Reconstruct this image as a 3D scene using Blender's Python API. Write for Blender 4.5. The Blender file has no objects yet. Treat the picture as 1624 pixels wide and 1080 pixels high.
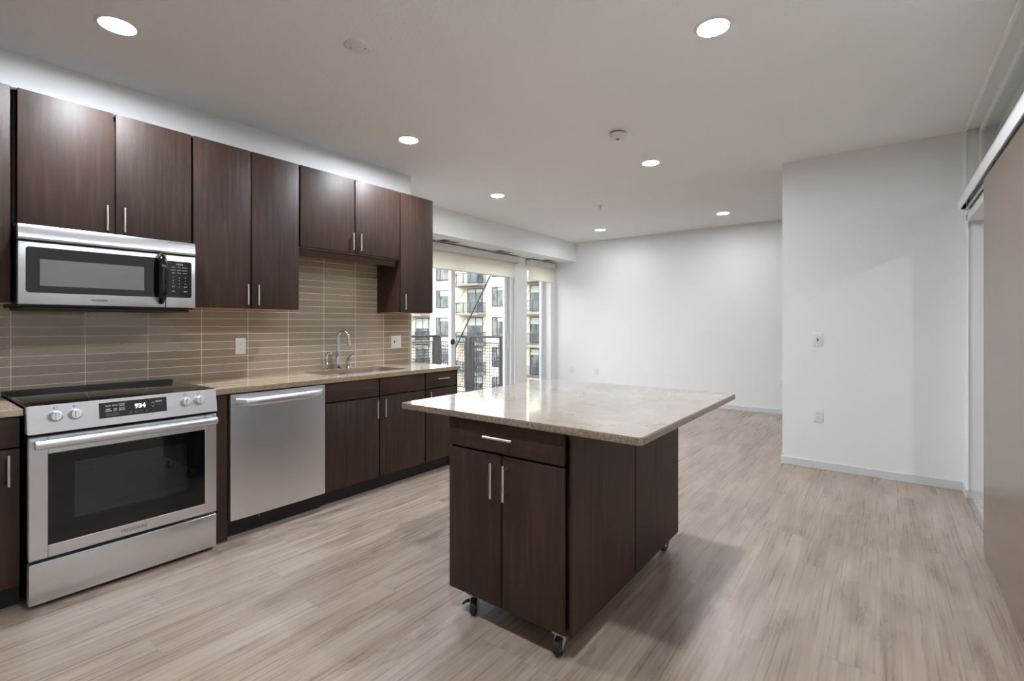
import bpy, bmesh, math, random
from mathutils import Vector, Matrix
from math import pi, sin, cos, radians as R
random.seed(7)
S = bpy.context.scene
COL = S.collection

# ------------------------------------------------------------------ camera
cam_d = bpy.data.cameras.new('camera')
cam = bpy.data.objects.new('camera', cam_d); COL.objects.link(cam)
cam.location = (0, 0, 1.265); cam.rotation_euler = (pi/2, 0, 0.650)
cam_d.sensor_width = 36; cam_d.lens = 774/1624*36; cam_d.shift_y = -25.7/1624
cam_d.clip_start = 0.02; cam_d.clip_end = 500
S.camera = cam

# ------------------------------------------------------------------ light
LAMP = 440.0          # radiance of the recessed kitchen lights
LAMP_LIVING = 186.0   # the living-room circuit is dimmed
w = bpy.data.worlds.new('world'); S.world = w; w.use_nodes = True
nt = w.node_tree; bg = nt.nodes['Background']
sky = nt.nodes.new('ShaderNodeTexSky')
sky.sky_type = 'NISHITA'; sky.sun_disc = False; sky.sun_elevation = R(48); sky.sun_rotation = R(150)
sky.air_density = 1.0; sky.dust_density = 2.5; sky.ozone_density = 1.0
hs = nt.nodes.new('ShaderNodeHueSaturation'); hs.inputs['Saturation'].default_value = .35
nt.links.new(sky.outputs[0], hs.inputs['Color']); nt.links.new(hs.outputs[0], bg.inputs[0]); bg.inputs[1].default_value = 1.22
sd = bpy.data.lights.new('sun', 'SUN'); sd.energy = .32; sd.angle = R(0.6); sd.color = (1, .96, .9)
sun = bpy.data.objects.new('sun', sd); COL.objects.link(sun)
sun.rotation_euler = Vector((-.30, .62, -.75)).to_track_quat('-Z', 'Y').to_euler()
S.view_settings.view_transform = 'Standard'; S.view_settings.look = 'None'
S.view_settings.gamma = 1; S.view_settings.use_curve_mapping = False
S.view_settings.exposure = 0.46
try:
    S.cycles.max_bounces = 14; S.cycles.diffuse_bounces = 10; S.cycles.glossy_bounces = 5
    S.cycles.transparent_max_bounces = 12; S.cycles.sample_clamp_indirect = 6
    S.cycles.use_denoising = True; S.cycles.caustics_reflective = False; S.cycles.caustics_refractive = False
except Exception: pass

# ------------------------------------------------------------------ materials
def srgb(r, g, b):
    f = lambda c: (c/255/12.92) if c/255 <= .04045 else ((c/255+.055)/1.055)**2.4
    return (f(r), f(g), f(b), 1)
class N:
    """tiny node helper"""
    def __init__(s, name):
        s.m = bpy.data.materials.new(name); s.m.use_nodes = True
        s.t = s.m.node_tree; s.b = s.t.nodes['Principled BSDF']; s.out = s.t.nodes['Material Output']
    def n(s, typ, **kw):
        x = s.t.nodes.new('ShaderNode'+typ)
        for k, v in kw.items():
            if k.startswith('i_'):
                x.inputs[k[2:].replace('_', ' ')].default_value = v
            else: setattr(x, k, v)
        return x
    def l(s, a, b):
        s.t.links.new(a, b); return s
    def math(s, op, a, b=None, c=None):
        x = s.n('Math', operation=op)
        for i, v in enumerate((a, b, c)):
            if v is None: continue
            if isinstance(v, (int, float)): x.inputs[i].default_value = v
            else: s.l(v, x.inputs[i])
        return x.outputs[0]
    def coords(s, scale=(1, 1, 1), rot=(0, 0, 0), kind='Object'):
        tc = s.n('TexCoord'); mp = s.n('Mapping')
        mp.inputs['Scale'].default_value = scale; mp.inputs['Rotation'].default_value = rot
        s.l(tc.outputs[kind], mp.inputs[0]); return mp.outputs[0]
    def noise(s, vec, scale, detail=3, rough=.55, dist=0):
        x = s.n('TexNoise'); x.inputs['Scale'].default_value = scale; x.inputs['Detail'].default_value = detail
        x.inputs['Roughness'].default_value = rough; x.inputs['Distortion'].default_value = dist
        s.l(vec, x.inputs['Vector']); return x.outputs['Fac']
    def ramp(s, fac, stops):
        x = s.n('ValToRGB'); cr = x.color_ramp
        while len(cr.elements) < len(stops): cr.elements.new(.5)
        for e, (p, c) in zip(cr.elements, stops): e.position = p; e.color = c
        s.l(fac, x.inputs[0]); return x.outputs[0]
    def mix(s, fac, a, b, mode='MIX'):
        x = s.n('Mix', data_type='RGBA', blend_type=mode)
        for k, v in ((0, fac), (6, a), (7, b)):
            if isinstance(v, (int, float, tuple)): x.inputs[k].default_value = v
            else: s.l(v, x.inputs[k])
        return x.outputs[2]
    def bump(s, h, strength=.2, dist=.002):
        x = s.n('Bump'); x.inputs['Strength'].default_value = strength; x.inputs['Distance'].default_value = dist
        s.l(h, x.inputs['Height']); s.l(x.outputs[0], s.b.inputs['Normal']); return s
    def base(s, c):
        if isinstance(c, tuple): s.b.inputs['Base Color'].default_value = c
        else: s.l(c, s.b.inputs['Base Color'])
        return s
    def set(s, **kw):
        for k, v in kw.items():
            i = s.b.inputs[k.replace('_', ' ')]
            if isinstance(v, (int, float, tuple)): i.default_value = v
            else: s.l(v, i)
        return s

M = {}
def plain(name, c, rough=.5, metal=0, var=.04, **kw):
    n = N(name); v = n.noise(n.coords(), 9, 3)
    c2 = tuple(max(0, x*(1-var*2)) for x in c[:3])+(1,); c3 = tuple(x*(1+var) for x in c[:3])+(1,)
    n.base(n.ramp(v, [(.3, c2), (.7, c3)])); n.set(Roughness=rough, Metallic=metal, **kw)
    M[name] = n.m; return n
def paint(name, c, scale, strength, rough=.6):
    n = N(name); co = n.coords()
    h = n.noise(co, scale, 3, .6)
    n.base(n.ramp(n.noise(co, 1.3, 2), [(.3, tuple(x*.985 for x in c[:3])+(1,)), (.7, c)]))
    n.set(Roughness=rough); n.b.inputs['Specular IOR Level'].default_value = .3
    n.bump(h, strength, .004); M[name] = n.m
paint('wall_paint', srgb(236, 236, 234), 170, .06)
paint('ceiling_paint', srgb(240, 240, 239), 62, .75, .8)
paint('trim_paint', srgb(242, 241, 239), 60, .01, .4)

paint('baseboard_paint', srgb(214, 214, 211), 60, .01, .45)
def wood(name, horiz=False, seed=0.):
    n = N(name)
    sc = (6, 6, 6)
    st = (14, 14, .9) if not horiz else (14, 1.0, 14)
    tc = n.n('TexCoord'); ad = n.n('VectorMath', operation='ADD'); ad.inputs[1].default_value = (seed, seed*1.7, seed*.6)
    n.l(tc.outputs['Object'], ad.inputs[0])
    mp = n.n('Mapping'); mp.inputs['Scale'].default_value = st; n.l(ad.outputs[0], mp.inputs[0])
    g = n.noise(mp.outputs[0], 3.0, 6, .62, .35)
    mp2 = n.n('Mapping'); mp2.inputs['Scale'].default_value = tuple(x*6 for x in st); n.l(ad.outputs[0], mp2.inputs[0])
    f = n.noise(mp2.outputs[0], 4.0, 3, .6)
    big = n.noise(ad.outputs[0], 2.2, 3, .5)
    col = n.ramp(g, [(.25, srgb(30, 22, 17)), (.5, srgb(48, 37, 29)), (.75, srgb(74, 57, 45))])
    col = n.mix(.25, col, n.ramp(f, [(.3, srgb(30, 21, 17)), (.7, srgb(72, 54, 44))]), 'MIX')
    col = n.mix(n.math('MULTIPLY', n.ramp(big, [(.35, (0, 0, 0, 1)), (.68, (1, 1, 1, 1))]), .32), col, srgb(84, 52, 38))
    n.base(col); n.set(Roughness=n.math('ADD', .46, n.math('MULTIPLY', f, .12)))
    n.b.inputs['Specular IOR Level'].default_value = .36
    n.bump(f, .05, .001); M[name] = n.m
wood('espresso_wood'); wood('espresso_wood_across', True, 3.1)
plain('maple_underside', srgb(196, 170, 136), .5)
plain('dark_recess', srgb(22, 17, 15), .6)
plain('toe_kick_black', srgb(24, 21, 20), .5)

def stainless(name, base=.58, rough=.24, horiz=True, aniso=0.):
    n = N(name); co = n.coords((2, 2, 160) if horiz else (160, 160, 2))
    f = n.noise(co, 6, 2)
    n.base(n.ramp(f, [(.3, (base*.93, base*.94, base*.955, 1)), (.7, (base*1.03, base*1.04, base*1.055, 1))]))
    n.set(Metallic=1., Roughness=n.math('ADD', rough-.03, n.math('MULTIPLY', f, .06)), Anisotropic=aniso)
    tg = n.n('Tangent', direction_type='RADIAL', axis='Z'); n.l(tg.outputs[0], n.b.inputs['Tangent'])
    n.bump(f, .03, .0005); M[name] = n.m
stainless('brushed_steel', .78, .36, aniso=.7); stainless('bright_steel', .70, .36)
plain('brushed_nickel', (.74, .70, .65, 1), .22, 1., .02)
plain('chrome', (.68, .68, .69, 1), .05, 1., .01)
plain('black_glass', srgb(10, 10, 11), .06, 0, .02)
plain('cooktop_glass', srgb(12, 10, 9), .05, 0, .02)
plain('black_gloss_plastic', srgb(14, 13, 13), .12)
plain('black_plastic', srgb(15, 14, 14), .45)
plain('screen_mesh', srgb(108, 108, 107), .22, 0, .02)
plain('lit_oven_enamel', srgb(222, 222, 222), .35, 0, .1)  # paler than real enamel, so the dim cavity looks lit
plain('white_plastic', srgb(228, 226, 222), .35, 0, .01)
plain('slot_dark', srgb(45, 42, 40), .5)
plain('vinyl_frame', srgb(228, 229, 230), .4, 0, .01)
plain('valance_metal', srgb(218, 218, 218), .45, 0, .01)
plain('aluminium', (.6, .6, .6, 1), .3, 1., .02)
plain('rail_metal', srgb(31, 28, 26), .5, 0, .06)
plain('deck_metal', srgb(66, 62, 60), .6)
plain('engraved_grey', srgb(120, 118, 115), .4)
plain('printed_dark', srgb(40, 40, 42), .4)
plain('printed_light', srgb(215, 215, 212), .4)
plain('printed_grey', srgb(110, 110, 110), .4)
plain('rubber', srgb(34, 33, 32), .6)
plain('wheel_grey', srgb(92, 90, 88), .4)
plain('facade_white', srgb(170, 169, 168), .8, 0, .01)
plain('facade_cream', srgb(176, 162, 136), .8, 0, .02)
plain('facade_tan', srgb(190, 168, 138), .8, 0, .04)
plain('window_metal', srgb(34, 31, 28), .5)
plain('curtain_pale', srgb(140, 148, 143), .8, 0, .05)
plain('balcony_slab', srgb(92, 86, 82), .7)
plain('street', srgb(168, 165, 160), .9, 0, .1)
def emit(name, c, s):
    n = N(name); n.base((.02, .02, .02, 1))
    n.b.inputs['Emission Color'].default_value = c; n.b.inputs['Emission Strength'].default_value = s
    M[name] = n.m
emit('lamp_diffuser', (.913, .985, 1.10, 1), LAMP); emit('lamp_diffuser_dimmed', (.913, .985, 1.10, 1), LAMP_LIVING)
emit('display_white', (.95, .97, 1, 1), 1.2)
emit('display_green', (.40, .62, .10, 1), .5)

def glass(name, tint=(1, 1, 1, 1), refl=1.0):
    n = N(name); n.t.nodes.remove(n.b)
    tr = n.n('BsdfTransparent'); tr.inputs[0].default_value = tint
    gl = n.n('BsdfGlossy'); gl.inputs['Roughness'].default_value = .0
    lw = n.n('LayerWeight'); lw.inputs['Blend'].default_value = .5      # facing = 1 - |cos|
    fr = n.math('ADD', .04, n.math('MULTIPLY', .96, n.math('POWER', lw.outputs['Facing'], 5.)))
    mx = n.n('MixShader'); n.l(n.math('MULTIPLY', fr, refl), mx.inputs[0])
    n.l(tr.outputs[0], mx.inputs[1]); n.l(gl.outputs[0], mx.inputs[2]); n.l(mx.outputs[0], n.out.inputs[0])
    M[name] = n.m
glass('clear_glass', (.97, .985, .98, 1)); glass('oven_glass', (.88, .88, .88, 1)); glass('balcony_glass', (.62, .68, .74, 1))

# far windows: glass that shows the pale blinds and dark rooms behind
def far_pane():
    n = N('far_pane'); co = n.coords((1, 1, 1))
    v = n.noise(co, .9, 3, .6); v2 = n.noise(n.coords((3, 3, .4)), 2.4, 2)
    col = n.ramp(v, [(.30, srgb(26, 29, 33)), (.45, srgb(50, 55, 58)), (.55, srgb(84, 90, 88)), (.68, srgb(104, 80, 58))])
    col = n.mix(.35, col, n.ramp(v2, [(.4, srgb(30, 32, 34)), (.6, srgb(96, 102, 104))]))
    n.base(col); n.set(Roughness=.12); n.b.inputs['Specular IOR Level'].default_value = .25; M['far_pane'] = n.m
far_pane()

# shade cloth: lets part of the daylight through
def cloth():
    n = N('shade_cloth'); n.t.nodes.remove(n.b)
    co = n.coords((1, 1, 1)); v = n.noise(co, 240, 2)
    c = n.ramp(v, [(.3, srgb(236, 231, 219)), (.7, srgb(246, 242, 233))])
    d = n.n('BsdfDiffuse'); t = n.n('BsdfTranslucent'); n.l(c, d.inputs[0]); n.l(c, t.inputs[0])
    mx = n.n('MixShader'); mx.inputs[0].default_value = .55
    n.l(d.outputs[0], mx.inputs[1]); n.l(t.outputs[0], mx.inputs[2]); n.l(mx.outputs[0], n.out.inputs[0])
    M['shade_cloth'] = n.m
cloth()

def floor_mat():
    n = N('vinyl_plank'); tc = n.n('TexCoord'); sp = n.n('SeparateXYZ'); n.l(tc.outputs['Object'], sp.inputs[0])
    W, L = .182, 1.22
    xr = n.math('DIVIDE', sp.outputs[0], W); row = n.math('FLOOR', xr); fx = n.math('FRACT', xr)
    wn = n.n('TexWhiteNoise', noise_dimensions='1D'); n.l(row, wn.inputs['W'])
    yr = n.math('ADD', n.math('DIVIDE', sp.outputs[1], L), n.math('MULTIPLY', wn.outputs['Value'], 7.3))
    pl = n.math('FLOOR', yr); fy = n.math('FRACT', yr)
    cv = n.n('CombineXYZ'); n.l(row, cv.inputs[0]); n.l(pl, cv.inputs[1])
    w2 = n.n('TexWhiteNoise', noise_dimensions='2D'); n.l(cv.outputs[0], w2.inputs['Vector'])
    rnd = w2.outputs['Value']
    # grain coordinates, shifted from plank to plank
    gx = n.math('ADD', sp.outputs[0], n.math('MULTIPLY', rnd, 13.7)); gy = n.math('ADD', sp.outputs[1], n.math('MULTIPLY', rnd, 41.3))
    def gv(sx, sy):
        c = n.n('CombineXYZ'); n.l(n.math('MULTIPLY', gx, sx), c.inputs[0]); n.l(n.math('MULTIPLY', gy, sy), c.inputs[1])
        n.l(n.math('MULTIPLY', rnd, 9.), c.inputs[2]); return c.outputs[0]
    fine = n.noise(gv(90, 1.6), 1.0, 3, .5, .3)
    mid = n.noise(gv(8, .9), 1.0, 5, .55, 1.2)
    blot = n.noise(gv(6.0, 2.2), 1.0, 4, .55, .8)
    crack = n.noise(gv(4.2, .8), 1.0, 6, .66, 2.2); lines = n.noise(gv(120, .7), 1.0, 1, .5, .15)
    col = n.ramp(mid, [(.26, srgb(146, 128, 112)), (.42, srgb(172, 155, 140)), (.56, srgb(187, 172, 157)), (.75, srgb(199, 186, 172))])
    col = n.mix(.38, col, n.ramp(fine, [(.3, srgb(148, 130, 115)), (.7, srgb(204, 191, 177))]))
    col = n.mix(n.math('MULTIPLY', n.ramp(blot, [(.5, (0, 0, 0, 1)), (.75, (1, 1, 1, 1))]), .50), col, srgb(140, 120, 104))
    # plank-to-plank tone
    col = n.mix(.55, col, n.ramp(rnd, [(0, srgb(118, 112, 106)), (.5, srgb(132, 127, 122)), (1, srgb(150, 146, 142))]), 'SOFT_LIGHT')
    ck = n.ramp(crack, [(.484, (0, 0, 0, 1)), (.5, (1, 1, 1, 1)), (.516, (0, 0, 0, 1))])
    col = n.mix(n.math('MULTIPLY', n.ramp(lines, [(.54, (0, 0, 0, 1)), (.70, (1, 1, 1, 1))]), .26), col, srgb(128, 108, 92))
    ckm = n.math('MULTIPLY', ck, n.math('MULTIPLY', n.ramp(blot, [(.50, (0, 0, 0, 1)), (.66, (1, 1, 1, 1))]), .62))
    col = n.mix(ckm, col, srgb(84, 68, 57))
    # joints
    jx = n.math('LESS_THAN', n.math('MINIMUM', fx, n.math('SUBTRACT', 1., fx)), .006)
    jy = n.math('LESS_THAN', n.math('MINIMUM', fy, n.math('SUBTRACT', 1., fy)), .0012)
    j = n.math('MAXIMUM', jx, jy)
    col = n.mix(n.math('MULTIPLY', j, .28), col, srgb(112, 96, 84))
    n.base(col); n.set(Roughness=n.math('ADD', .22, n.math('MULTIPLY', fine, .14)))
    n.b.inputs['Specular IOR Level'].default_value = .5
    n.bump(n.math('SUBTRACT', n.math('MULTIPLY', fine, .6), j), .10, .0012); M['vinyl_plank'] = n.m
floor_mat()

def tile_mat():
    n = N('glass_tile'); tc = n.n('TexCoord'); sp = n.n('SeparateXYZ'); n.l(tc.outputs['Object'], sp.inputs[0])
    W, Hh = .3075, .0536
    yr = n.math('DIVIDE', n.math('SUBTRACT', sp.outputs[1], .458-3*.3075), W); zr = n.math('DIVIDE', n.math('SUBTRACT', sp.outputs[2], 1.036-20*.0536), Hh)
    cy, cz = n.math('FLOOR', yr), n.math('FLOOR', zr); fy, fz = n.math('FRACT', yr), n.math('FRACT', zr)
    dy = n.math('MULTIPLY', n.math('MINIMUM', fy, n.math('SUBTRACT', 1., fy)), W)
    dz = n.math('MULTIPLY', n.math('MINIMUM', fz, n.math('SUBTRACT', 1., fz)), Hh)
    g = n.math('LESS_THAN', n.math('MINIMUM', dy, dz), .0016)
    cv = n.n('CombineXYZ'); n.l(cy, cv.inputs[0]); n.l(cz, cv.inputs[1])
    wn = n.n('TexWhiteNoise', noise_dimensions='2D'); n.l(cv.outputs[0], wn.inputs['Vector'])
    v = n.noise(n.coords((1, 1, 1)), 30, 3)
    col = n.ramp(wn.outputs['Value'], [(0, srgb(152, 136, 117)), (.5, srgb(162, 146, 126)), (1, srgb(172, 156, 136))])
    col = n.mix(.12, col, n.ramp(v, [(.3, srgb(142, 128, 110)), (.7, srgb(180, 164, 144))]))
    col = n.mix(g, col, srgb(244, 236, 220))
    n.base(col); n.set(Roughness=n.math('ADD', .05, n.math('MULTIPLY', g, .6)))
    # every tile is set a hair out of true
    sub = n.n('VectorMath', operation='SUBTRACT'); n.l(wn.outputs['Color'], sub.inputs[0]); sub.inputs[1].default_value = (.5, .5, .5)
    mul = n.n('VectorMath', operation='SCALE'); n.l(sub.outputs[0], mul.inputs[0]); mul.inputs['Scale'].default_value = .075
    geo = n.n('NewGeometry'); add = n.n('VectorMath', operation='ADD'); n.l(geo.outputs['Normal'], add.inputs[0]); n.l(mul.outputs[0], add.inputs[1])
    nm = n.n('VectorMath', operation='NORMALIZE'); n.l(add.outputs[0], nm.inputs[0])
    bp = n.n('Bump'); bp.inputs['Strength'].default_value = .35; bp.inputs['Distance'].default_value = .001
    n.l(n.math('SUBTRACT', 1., g), bp.inputs['Height']); n.l(nm.outputs[0], bp.inputs['Normal']); n.l(bp.outputs[0], n.b.inputs['Normal'])
    M['glass_tile'] = n.m
tile_mat()

def stone(name, tones, vein, stretch, vscale, vamt):
    n = N(name); co = n.coords(stretch)
    a = n.noise(co, 5, 6, .62, .8); b = n.noise(n.coords((1, 1, 1)), 90, 3, .6); c = n.noise(n.coords((1, 1, 1)), vscale, 6, .68, 1.3)
    m = n.noise(n.coords((1, 1, 1)), 3.2, 3, .5)
    col = n.ramp(a, [(.25, tones[0]), (.5, tones[1]), (.75, tones[2])])
    col = n.mix(.25, col, n.ramp(b, [(.35, tones[0]), (.65, tones[2])]))
    vk = n.ramp(c, [(.482, (0, 0, 0, 1)), (.5, (1, 1, 1, 1)), (.518, (0, 0, 0, 1))])
    col = n.mix(n.math('MULTIPLY', vk, n.math('MULTIPLY', n.ramp(m, [(.50, (0, 0, 0, 1)), (.62, (1, 1, 1, 1))]), vamt)), col, vein)
    n.base(col); n.set(Roughness=.07); n.b.inputs['Specular IOR Level'].default_value = .55; M[name] = n.m
stone('beige_granite', [srgb(150, 126, 98), srgb(188, 168, 141), srgb(216, 202, 180)], srgb(70, 50, 38), (6, .55, 6), 9, .8)
stone('pale_quartz', [srgb(152, 140, 127), srgb(163, 152, 139), srgb(175, 165, 153)], srgb(66, 54, 46), (1, 1, 1), 7.5, .9)
def edge_stone(name, a, b, c):
    n = N(name); v = n.noise(n.coords((1, 1, 1)), 160, 4, .7)
    n.base(n.ramp(v, [(.32, a), (.5, b), (.68, c)])); n.set(Roughness=.3); M[name] = n.m
edge_stone('granite_edge', srgb(70, 50, 36), srgb(166, 142, 114), srgb(196, 176, 148))
edge_stone('quartz_edge', srgb(92, 76, 62), srgb(140, 122, 104), srgb(176, 160, 141))

def barn():
    n = N('taupe_veneer'); co = n.coords((26, 26, .55)); g = n.noise(co, 2.2, 5, .6, .2)
    f = n.noise(n.coords((150, 150, 2.5)), 2, 3)
    col = n.ramp(g, [(.3, srgb(104, 86, 72)), (.7, srgb(136, 116, 99))])
    col = n.mix(.3, col, n.ramp(f, [(.3, srgb(98, 82, 70)), (.7, srgb(140, 122, 106))]))
    n.base(col); n.set(Roughness=.22); n.b.inputs['Specular IOR Level'].default_value = .5; n.bump(f, .04, .0006); M['taupe_veneer'] = n.m
barn()
def carpet():
    n = N('loop_carpet'); v = n.noise(n.coords((1, 1, 1)), 95, 2, .7)
    n.base(n.ramp(v, [(.40, srgb(150, 132, 116)), (.5, srgb(196, 184, 170)), (.6, srgb(222, 214, 204))])); n.set(Roughness=.95)
    n.bump(v, .8, .006); M['loop_carpet'] = n.m
carpet()

# ------------------------------------------------------------------ mesh helpers
class MB:
    def __init__(s): s.bm = bmesh.new()
    def _mat(s, faces, mi):
        for f in faces: f.material_index = mi
    def box(s, x0, x1, y0, y1, z0, z1, bev=0, seg=1, mi=0):
        r = bmesh.ops.create_cube(s.bm, size=1)
        vs = r['verts']
        for v in vs:
            v.co = Vector(((x0+x1)/2+v.co.x*(x1-x0), (y0+y1)/2+v.co.y*(y1-y0), (z0+z1)/2+v.co.z*(z1-z0)))
        fs = list({f for v in vs for f in v.link_faces}); s._mat(fs, mi)
        if bev:
            es = list({e for v in vs for e in v.link_edges})
            bmesh.ops.bevel(s.bm, geom=es, offset=bev, segments=seg, affect='EDGES', profile=.5)
        return s
    def prism(s, pts, axis, a, b, mi=0, bev=0):
        """extrude a 2-D outline (in the two axes left over, in xyz order) from a to b along axis"""
        def P(p, t):
            l = [p[0], p[1]]; l.insert(axis, t); return Vector(l)
        va = [s.bm.verts.new(P(p, a)) for p in pts]; vb = [s.bm.verts.new(P(p, b)) for p in pts]
        n = len(pts); fs = [s.bm.faces.new(va), s.bm.faces.new(vb[::-1])]
        for i in range(n): fs.append(s.bm.faces.new((va[i], vb[i], vb[(i+1) % n], va[(i+1) % n])))
        s._mat(fs, mi)
        bmesh.ops.recalc_face_normals(s.bm, faces=fs)
        if bev:
            es = [e for f in fs[:2] for e in f.edges]
            bmesh.ops.bevel(s.bm, geom=list(set(es)), offset=bev, segments=2, affect='EDGES')
        return s
    def tube(s, pts, rad, seg=12, mi=0, cap=True, flat=1.0, flatdir=None):
        pts = [Vector(p) for p in pts]; n = len(pts)
        rr = rad if isinstance(rad, (list, tuple)) else [rad]*n
        rings = []; up = None
        for i, p in enumerate(pts):
            t = (pts[min(i+1, n-1)]-pts[max(i-1, 0)]).normalized()
            if up is None:
                up = Vector(flatdir) if flatdir else (Vector((0, 0, 1)) if abs(t.z) < .9 else Vector((1, 0, 0)))
            up = (up-t*up.dot(t)).normalized(); side = t.cross(up)
            rings.append([s.bm.verts.new(p+(up*cos(2*pi*k/seg)*flat+side*sin(2*pi*k/seg))*rr[i]) for k in range(seg)])
        fs = []
        for a, b in zip(rings, rings[1:]):
            for k in range(seg): fs.append(s.bm.faces.new((a[k], a[(k+1) % seg], b[(k+1) % seg], b[k])))
        if cap: fs += [s.bm.faces.new(rings[0][::-1]), s.bm.faces.new(rings[-1])]
        s._mat(fs, mi); bmesh.ops.recalc_face_normals(s.bm, faces=fs); return s
    def lathe(s, prof, c, axis=2, seg=32, mi=0):
        """prof: (radius, height) pairs about an axis through c"""
        rings = []
        for r, h in prof:
            ring = []
            for k in range(seg if r > 1e-6 else 1):
                a = 2*pi*k/seg; l = [r*cos(a), r*sin(a)]; l.insert(axis, h)
                ring.append(s.bm.verts.new(Vector(c)+Vector(l)))
            rings.append(ring)
        fs = []
        for a, b in zip(rings, rings[1:]):
            for k in range(seg):
                q = [a[k % len(a)], a[(k+1) % len(a)], b[(k+1) % len(b)], b[k % len(b)]]
                u = []
                for v in q:
                    if v not in u: u.append(v)
                if len(u) > 2: fs.append(s.bm.faces.new(u))
        s._mat(fs, mi); bmesh.ops.recalc_face_normals(s.bm, faces=fs); return s
    def add(s, mesh, mat):
        t = bmesh.new(); t.from_mesh(mesh); t.transform(mat)
        me = bpy.data.meshes.new('tmp'); t.to_mesh(me); t.free(); s.bm.from_mesh(me); bpy.data.meshes.remove(me); return s
def rrect(y0, y1, z0, z1, r, corners=(1, 1, 1, 1), seg=6):
    out = []
    for (cy, cz, a0, on) in ((y1, z1, 0, corners[0]), (y0, z1, 90, corners[1]), (y0, z0, 180, corners[2]), (y1, z0, 270, corners[3])):
        if not on: out.append((cy, cz)); continue
        ox = cy-r if cy == y1 else cy+r; oz = cz-r if cz == z1 else cz+r
        for k in range(seg+1):
            a = R(a0+90*k/seg); out.append((ox+r*cos(a), oz+r*sin(a)))
    return out

def link(o): COL.objects.link(o); return o
ORG = {}
def obj(name, mb, mats, parent=None, smooth=True, origin=None):
    me = bpy.data.meshes.new(name)
    org = Vector(origin) if origin is not None else (ORG[parent.name] if parent else Vector((0, 0, 0)))
    mb.bm.transform(Matrix.Translation(-org)); mb.bm.to_mesh(me); mb.bm.free()
    for m in (mats if isinstance(mats, (list, tuple)) else [mats]): me.materials.append(M[m])
    if smooth:
        for p in me.polygons: p.use_smooth = True
        me.set_sharp_from_angle(angle=R(32))
    o = link(bpy.data.objects.new(name, me))
    if parent: o.parent = parent
    else: o.location = org
    ORG[o.name] = org
    return o
def tag(o, label=None, cat=None, group=None, kind=None):
    for k, v in (('label', label), ('category', cat), ('group', group), ('kind', kind)):
        if v: o[k] = v
    return o
def thing(name, loc, label, cat, group=None):
    o = link(bpy.data.objects.new(name, None)); o.location = loc; o.empty_display_size = .1
    ORG[o.name] = Vector(loc); return tag(o, label, cat, group)
def struct(name, mb, mats, label=None, origin=None):
    o = obj(name, mb, mats, origin=origin); return tag(o, label, None, None, 'structure')
def copy_tree(o, parent=None):
    c = link(o.copy())
    if parent: c.parent = parent
    for ch in list(o.children): copy_tree(ch, c)
    return c
def clone(o, loc, label, group=None, rot=None):
    c = copy_tree(o); c.location = loc; c['label'] = label
    if group: c['group'] = group
    if rot is not None: c.rotation_euler = rot
    return c
def text(mb, body, size, mat, mi=0, ext=.0006, align='CENTER', bold=0):
    cu = bpy.data.curves.new('t', 'FONT'); cu.body = body; cu.size = size; cu.extrude = ext; cu.align_x = align; cu.align_y = 'CENTER'; cu.offset = bold
    t = link(bpy.data.objects.new('t', cu)); dg = bpy.context.evaluated_depsgraph_get(); dg.update()
    me = bpy.data.meshes.new_from_object(t.evaluated_get(dg)); bpy.data.objects.remove(t); bpy.data.curves.remove(cu)
    me.materials.clear()
    me.polygons.foreach_set('material_index', [mi]*len(me.polygons))
    mb.add(me, mat); bpy.data.meshes.remove(me); return mb
# text facing +X (read from inside the kitchen): right = +Y, up = +Z
def face_x(x, y, z, tilt=0):
    return Matrix.Translation((x, y, z)) @ Matrix(((0, 0, 1, 0), (1, 0, 0, 0), (0, 1, 0, 0), (0, 0, 0, 1))) @ Matrix.Rotation(tilt, 4, 'X')

# ------------------------------------------------------------------ room shell
ZC = 2.732; XK = -3.735; XW = -4.88; YB = 7.74; YP = 5.03; XR = .49
f = MB(); f.box(-5.12, XR+.0, -2.6, YB+.1, -.12, 0); f.box(XR, 4.1, YP+.12, YB+.1, -.12, 0); struct('floor', f, 'vinyl_plank', 'greige oak-look vinyl plank floor')
f = MB(); f.box(XR+.012, 4.1, -2.6, YP+.12, -.12, .004); struct('floor_2', f, 'loop_carpet', 'beige flecked loop carpet beyond the sliding door')
f = MB(); f.box(-5.12, 4.2, -2.75, YB+.2, ZC, ZC+.2); struct('ceiling', f, 'ceiling_paint', 'white textured ceiling')
f = MB(); f.box(-5.12, 4.2, YB, YB+.14, 0, ZC); struct('wall_back', f, 'wall_paint', 'white far wall of the living area')
f = MB(); f.box(XK-.12, XK, -2.6, 3.25, 0, ZC); f.box(-5.12, XK-.12, 3.10, 3.25, 0, ZC); struct('wall_left', f, 'wall_paint', 'white wall behind the kitchen cabinets')
f = MB()
f.box(-5.12, XW, 3.25, 3.80, 0, ZC); f.box(-5.12, XW, 3.80, 6.50, 2.34, ZC); f.box(-5.12, XW, 6.50, 6.84, 0, ZC)
f.box(-5.12, XW, 6.84, 7.60, 2.34, ZC); f.box(-5.12, XW, 7.60, YB, 0, ZC); f.box(-5.12, XW, 6.84, 7.60, 0, .12)
struct('wall_window', f, 'wall_paint', 'white outside wall around the glass door and narrow window')
f = MB(); f.box(XW, -4.42, 3.25, YB, 2.395, ZC); struct('trim_1', f, 'wall_paint', 'dropped white beam above the windows')
f = MB(); f.box(-.73, 4.1, YP, YP+.12, 0, ZC)
struct('wall_partition', f, 'wall_paint', 'short white partition wall with light switch and outlet')
f = MB()
f.box(XR, XR+.12, -2.6, 2.55, 0, 2.245); f.box(XR, XR+.12, 2.55, 4.82, 2.01, 2.245)          # piers and door head
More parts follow.
